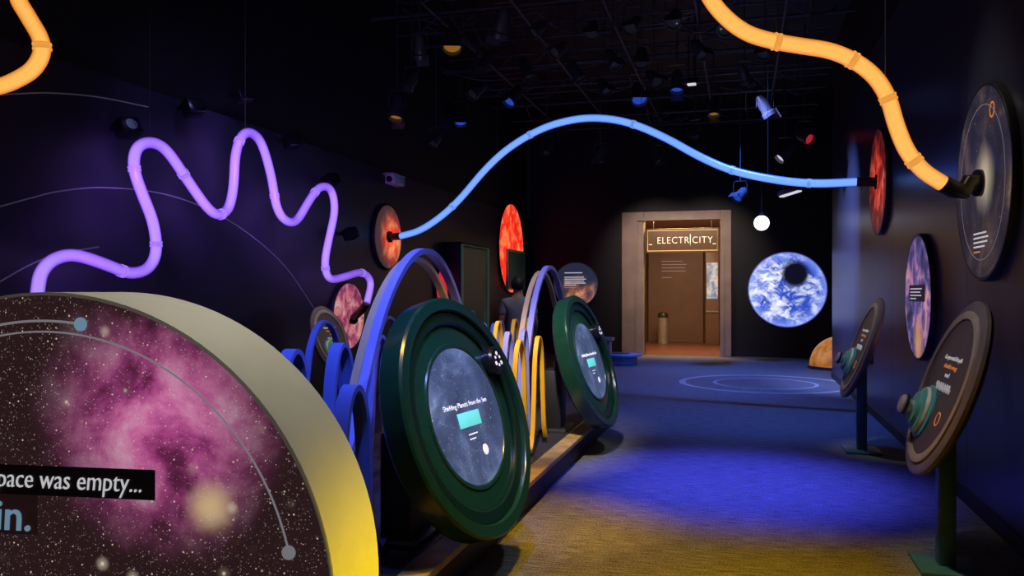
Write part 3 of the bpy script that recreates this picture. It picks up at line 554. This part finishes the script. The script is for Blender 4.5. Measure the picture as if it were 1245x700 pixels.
MM = frame((0, 0, 0), (1, 0, 0)); obj('casing', box(B(), (-.75, -.46, -.03), (.75, .46, .03), bev=.01), WHITEP, t, MM); obj('screen', box(B(), (-.69, -.40, .03), (.69, .40, .034)), SCR, t, MM)
obj('wall_arm', box(B(), (-.1, -.1, -.12), (.1, .1, -.03)), CHAR, t, MM)
pz = on_z(752, 444, 0); t = thing('low_round_table', 'low blue round exhibit table left of the doorway', 'table', (pz.x, pz.y+.3, 0))
BLP = mat('pale_blue_laminate', (.25, .35, .6), .4)
obj('drum', lathe(B(), [(0, 0), (.34, 0), (.36, .02), (.36, .18), (0, .18)], 48), BLP, t); obj('top', lathe(B(), [(0, .18), (.44, .18), (.45, .19), (.45, .22), (.44, .23), (0, .23)], 48), BLP, t)
obj('inset', lathe(B(), [(0, .23), (.2, .23), (.2, .24), (0, .24)], 32), CHAR, t)
pz = on_z(733, 440, 0); t = thing('display_pedestal', 'small pale pedestal beside the low blue table', 'pedestal', (pz.x-.1, pz.y+.9, 0))
obj('column', box(B(), (-.14, -.14, 0), (.14, .14, .42), bev=.02), BLP, t); obj('slanted_top', box(B(), (-.2, -.18, .42), (.2, .18, .5), bev=.02), WHITEP, t)
t = thing('globe_dome', 'orange half dome on the floor behind the farther right sign', 'dome', (1.95, 17.7, 0))
DOME = print_mat('orange_planet', [(.3, (.35, .09, .01)), (.5, (.8, .27, .03)), (.7, (1, .55, .18))], 3, .4, None, stars=0)
obj('shell', lathe(B(), [(.6*math.cos(PI/2*i/16), .06+.6*math.sin(PI/2*i/16)) for i in range(17)], 48), DOME, t); obj('base_ring', lathe(B(), [(0, 0), (.64, 0), (.64, .06), (0, .06)], 48), CHAR, t)
# ------------------------------------------------------------------ person
def skin(verts, edges, rad, name, m, parent, sub=2):
    me = bpy.data.meshes.new(name); me.from_pydata(verts, edges, []); o = bpy.data.objects.new(name, me); C.objects.link(o)
    o.modifiers.new('s', 'SKIN'); su = o.modifiers.new('u', 'SUBSURF'); su.levels = sub; su.render_levels = sub
    for i, r in enumerate(rad):
        d = me.skin_vertices[0].data[i]; d.radius = r if isinstance(r, tuple) else (r, r); d.use_root = (i == 0)
    bpy.context.view_layer.update(); dg = bpy.context.evaluated_depsgraph_get(); m2 = bpy.data.meshes.new_from_object(o.evaluated_get(dg)); m2.name = name
    bpy.data.objects.remove(o); return link(name, m2, m, parent)
SK = mat('skin', (.35, .2, .14), .5); HAIR = mat('dark_hair', (.015, .012, .01), .6); SHIRT = mat('grey_shirt', (.24, .24, .28), .8); TROU = mat('dark_trousers', (.02, .02, .03), .8); SHOE = mat('dark_shoes', (.02, .02, .02), .5)
per = thing('person', 'person with dark hair and grey shirt seen from behind beyond the ribbons', 'person', (-2.88, 10.55, 0), math.radians(18))
vs = [(0, 0, .95), (0, 0, 1.10), (0, 0, 1.28), (0, -.01, 1.43), (0, .0, 1.51), (0, .02, 1.58), (0, .025, 1.66)]
rs = [(.15, .11), (.135, .10), (.155, .11), (.10, .075), .055, (.072, .085), (.076, .09)]
ed = [(0, 1), (1, 2), (2, 3), (3, 4), (4, 5), (5, 6)]
for s in (-1, 1):
    b = len(vs); vs += [(s*.17, -.01, 1.41), (s*.235, -.03, 1.13), (s*.22, .13, .93), (s*.21, .17, .87)]; rs += [.06, .042, .028, (.034, .02)]
    ed += [(3, b), (b, b+1), (b+1, b+2), (b+2, b+3)]
    for k, (dx, dl_) in enumerate(((-.024, .07), (-.008, .085), (.009, .08), (.025, .062))):
        c = len(vs); x, y, z = vs[b+3]; vs += [(x+dx, y+.012, z-.03), (x+dx*1.2, y+.022, z-.03-dl_*.55), (x+dx*1.2, y+.012, z-.03-dl_)]; rs += [.009, .0085, .007]; ed += [(b+3, c), (c, c+1), (c+1, c+2)]
    c = len(vs); x, y, z = vs[b+3]; vs += [(x-s*.035, y+.02, z+.01), (x-s*.05, y+.035, z-.03)]; rs += [.011, .008]; ed += [(b+3, c), (c, c+1)]
    b = len(vs); vs += [(s*.095, 0, .86), (s*.105, .02, .49), (s*.11, -.02, .10), (s*.12, .05, .045), (s*.125, .14, .035)]; rs += [.095, .06, .042, .04, .032]; ed += [(0, b), (b, b+1), (b+1, b+2), (b+2, b+3), (b+3, b+4)]
skin(vs, ed, rs, 'body', SK, per)
skin([(0, 0, .93), (0, 0, 1.10), (0, 0, 1.28), (0, -.01, 1.425), (0, 0, 1.475), (.175, -.01, 1.41), (.215, -.02, 1.22), (-.175, -.01, 1.41), (-.215, -.02, 1.22)],
     [(0, 1), (1, 2), (2, 3), (3, 4), (3, 5), (5, 6), (3, 7), (7, 8)], [(.18, .135), (.165, .125), (.18, .13), (.12, .09), .07, .075, .066, .075, .066], 'shirt', SHIRT, per)
skin([(0, 0, .94), (.097, 0, .84), (.105, .02, .49), (.11, -.02, .1), (-.097, 0, .84), (-.105, .02, .49), (-.11, -.02, .1)], [(0, 1), (1, 2), (2, 3), (0, 4), (4, 5), (5, 6)], [(.165, .125), .112, .08, .068, .112, .08, .068], 'trousers', TROU, per)
for s in (-1, 1): skin([(s*.11, -.04, .05), (s*.12, .06, .048), (s*.125, .17, .04)], [(0, 1), (1, 2)], [.05, .05, .042], 'shoe', SHOE, per)
bm = B(); bmesh.ops.create_uvsphere(bm, u_segments=28, v_segments=18, radius=1, matrix=T((0, .012, 1.665)) @ Mx.Diagonal((.094, .112, .105, 1)))
bmesh.ops.delete(bm, geom=[v for v in bm.verts if v.co.z < 1.57 or (v.co.y > .07 and v.co.z < 1.71)], context='VERTS'); obj('hair', bm, HAIR, per)
for s in (-1, 1):
    bm = B(); bmesh.ops.create_uvsphere(bm, u_segments=12, v_segments=8, radius=1, matrix=T((s*.082, .02, 1.625)) @ Mx.Diagonal((.012, .02, .032, 1))); obj('ear', bm, SK, per)
    bm = B(); bmesh.ops.create_uvsphere(bm, u_segments=12, v_segments=8, radius=.012, matrix=T((s*.032, .098, 1.645))); obj('eye', bm, WHITEP, per)
obj('nose', lathe(B(), [(0, .03), (.008, .01), (.016, -.02), (0, -.028)], 12, T((0, .115, 1.62))), SK, per); obj('mouth', box(B(), (-.025, .098, 1.572), (.025, .108, 1.582), bev=.004), mat('lips', (.3, .1, .08), .5), per)
# ------------------------------------------------------------------ light
W = bpy.data.worlds.new('world'); S.world = W; W.use_nodes = True; W.node_tree.nodes['Background'].inputs[0].default_value = (.2, .25, .6, 1); W.node_tree.nodes['Background'].inputs[1].default_value = .004
def spot(p, q, e, col, ang, blend=.8, r=.08):
    d = bpy.data.lights.new('spot', 'SPOT'); d.energy = e; d.color = col; d.spot_size = math.radians(ang); d.spot_blend = blend; d.shadow_soft_size = r
    o = bpy.data.objects.new('spot_light', d); C.objects.link(o); o.location = p; o.rotation_euler = (V(q)-V(p)).to_track_quat('-Z', 'Y').to_euler()
def area(p, q, e, col, sx, sy):
    d = bpy.data.lights.new('area', 'AREA'); d.energy = e; d.color = col; d.shape = 'RECTANGLE'; d.size = sx; d.size_y = sy
    o = bpy.data.objects.new('area_light', d); C.objects.link(o); o.location = p; o.rotation_euler = (V(q)-V(p)).to_track_quat('-Z', 'Y').to_euler()
BL = (.065, .08, 1); YE = (1, .53, .01); LV = (.35, .35, 1)
spot((.0, 6.6, 5.3), (-.05, 6.9, 0), 4800, BL, 36, 1, .3)
spot((-.2, 3.2, 5.3), (-.2, 3.9, 0), 1700, YE, 44, 1)
spot((-.9, 4.6, 5.3), (-1.2, 5.4, 0), 1400, YE, 20, 1)
spot((.2, 9.8, 5.3), (.0, 10.8, 0), 1350, (.05, .16, .95), 60, 1)
spot((-.3, 13, 5.3), (-.6, 14.5, 0), 1600, (.05, .16, .95), 62, 1)
spot((.2, 16, 5.3), (-.5, 17.5, 0), 1500, (.06, .17, .9), 60, 1)
spot((1.0, 2.5, 1.25), (-.45, 2.1, .55), 230, (1, .70, .02), 50, .9)          # spot without fixture, put in the aisle for the foreground panel's yellow edge
spot((-1.3, 3.6, 4.6), (-1.4, 2.2, 1.5), 250, (1, .96, .84), 28, .9)
spot((-.9, -.8, 3.2), (-1.4, 1.8, .9), 30, (1, .9, .9), 40, 1)
spot((-.9, 2.6, 5.2), (-2.3, 4.4, .9), 1400, (.16, .24, 1), 34, .8)
spot((-2.0, 4.4, 5.3), (-2.0, 5.4, 1.6), 320, LV, 50, 1)
spot((-1.0, 3.6, 4.9), (-2.0, 7.0, .8), 1900, (1, .82, .72), 26, .9)  # bands between the green discs
spot((-1.3, 5.4, 5.2), (-2.1, 8.4, 1.0), 1000, (.66, .6, 1), 28, .9)
spot((-2.1, 4.75, .42), (-2.02, 6.0, 1.2), 14, (1, .7, .25), 60, .8, .04)       # added gold spot, no fixture, colours the tall arch from below
spot((.6, 3.2, 4.6), (-1.4, 4.1, 1.0), 260, (.8, 1, .9), 20, .9)   # green disc faces
spot((.6, 6.8, 4.6), (-1.4, 7.75, 1.0), 280, (.8, 1, .9), 20, .9)
spot((-.4, 4.2, 4.6), (1.1, 5.0, 1.0), 260, (1, .92, .9), 18, .9)   # right signs
spot((-.4, 7.7, 4.6), (1.1, 8.5, 1.0), 240, (.9, .95, 1), 18, .9)
spot((-.6, 11.6, 4.9), (1.6, 13.8, 2.0), 7000, (.26, .35, 1), 50, 1)  # blue sheen on the right wall
spot((-3.2, 6.2, 5.2), (-5.2, 7.5, 1.6), 80, (.3, .32, 1), 75, 1)
for u, v in ((120, 330), (178, 230), (265, 250), (300, 190), (350, 260), (400, 280)):   # added unseen spots standing in for the tube's violet spill
    p = on_x(u, v, XL+.75); spot(p, on_x(u, v, XL), 30, (.36, .12, 1), 100, 1, .15)
spot((.0, 6.0, 5.0), (1.6, 6.2, 2.2), 100, (1, .88, .75), 36, 1)
spot((-3.0, 8.2, 4.8), tuple(p3), 420, (1, .95, .8), 14, .9)
spot((-1.6, 9.2, 4.6), (-2.9, 10.6, 1.3), 150, (.8, .8, 1), 16, .9)   # the visitor
for x, y in ((-3.2, 8), (-.5, 10), (-3, 14), (0, 15)): spot((x, y, 3.9), (x, y+1.2, 6), 6, (.4, .5, 1), 150, 1)   # added up-lights without fixtures, to brighten the rig
area((-1.4, YB+.6, 3.40), (-1.4, YB+.6, 0), 130, (1, .60, .16), 1.4, .5)
area((-1.6, 23.3, 3.45), (-1.6, 24, 0), 65, (1, .68, .48), 1.2, 2.5)
spot((-2.4, 17.4, 4.6), (-1.9, YB, 1.9), 380, (1, .80, .66), 60, 1)
spot((-.4, 17.4, 4.6), (-.9, YB, 1.9), 380, (1, .80, .66), 60, 1)
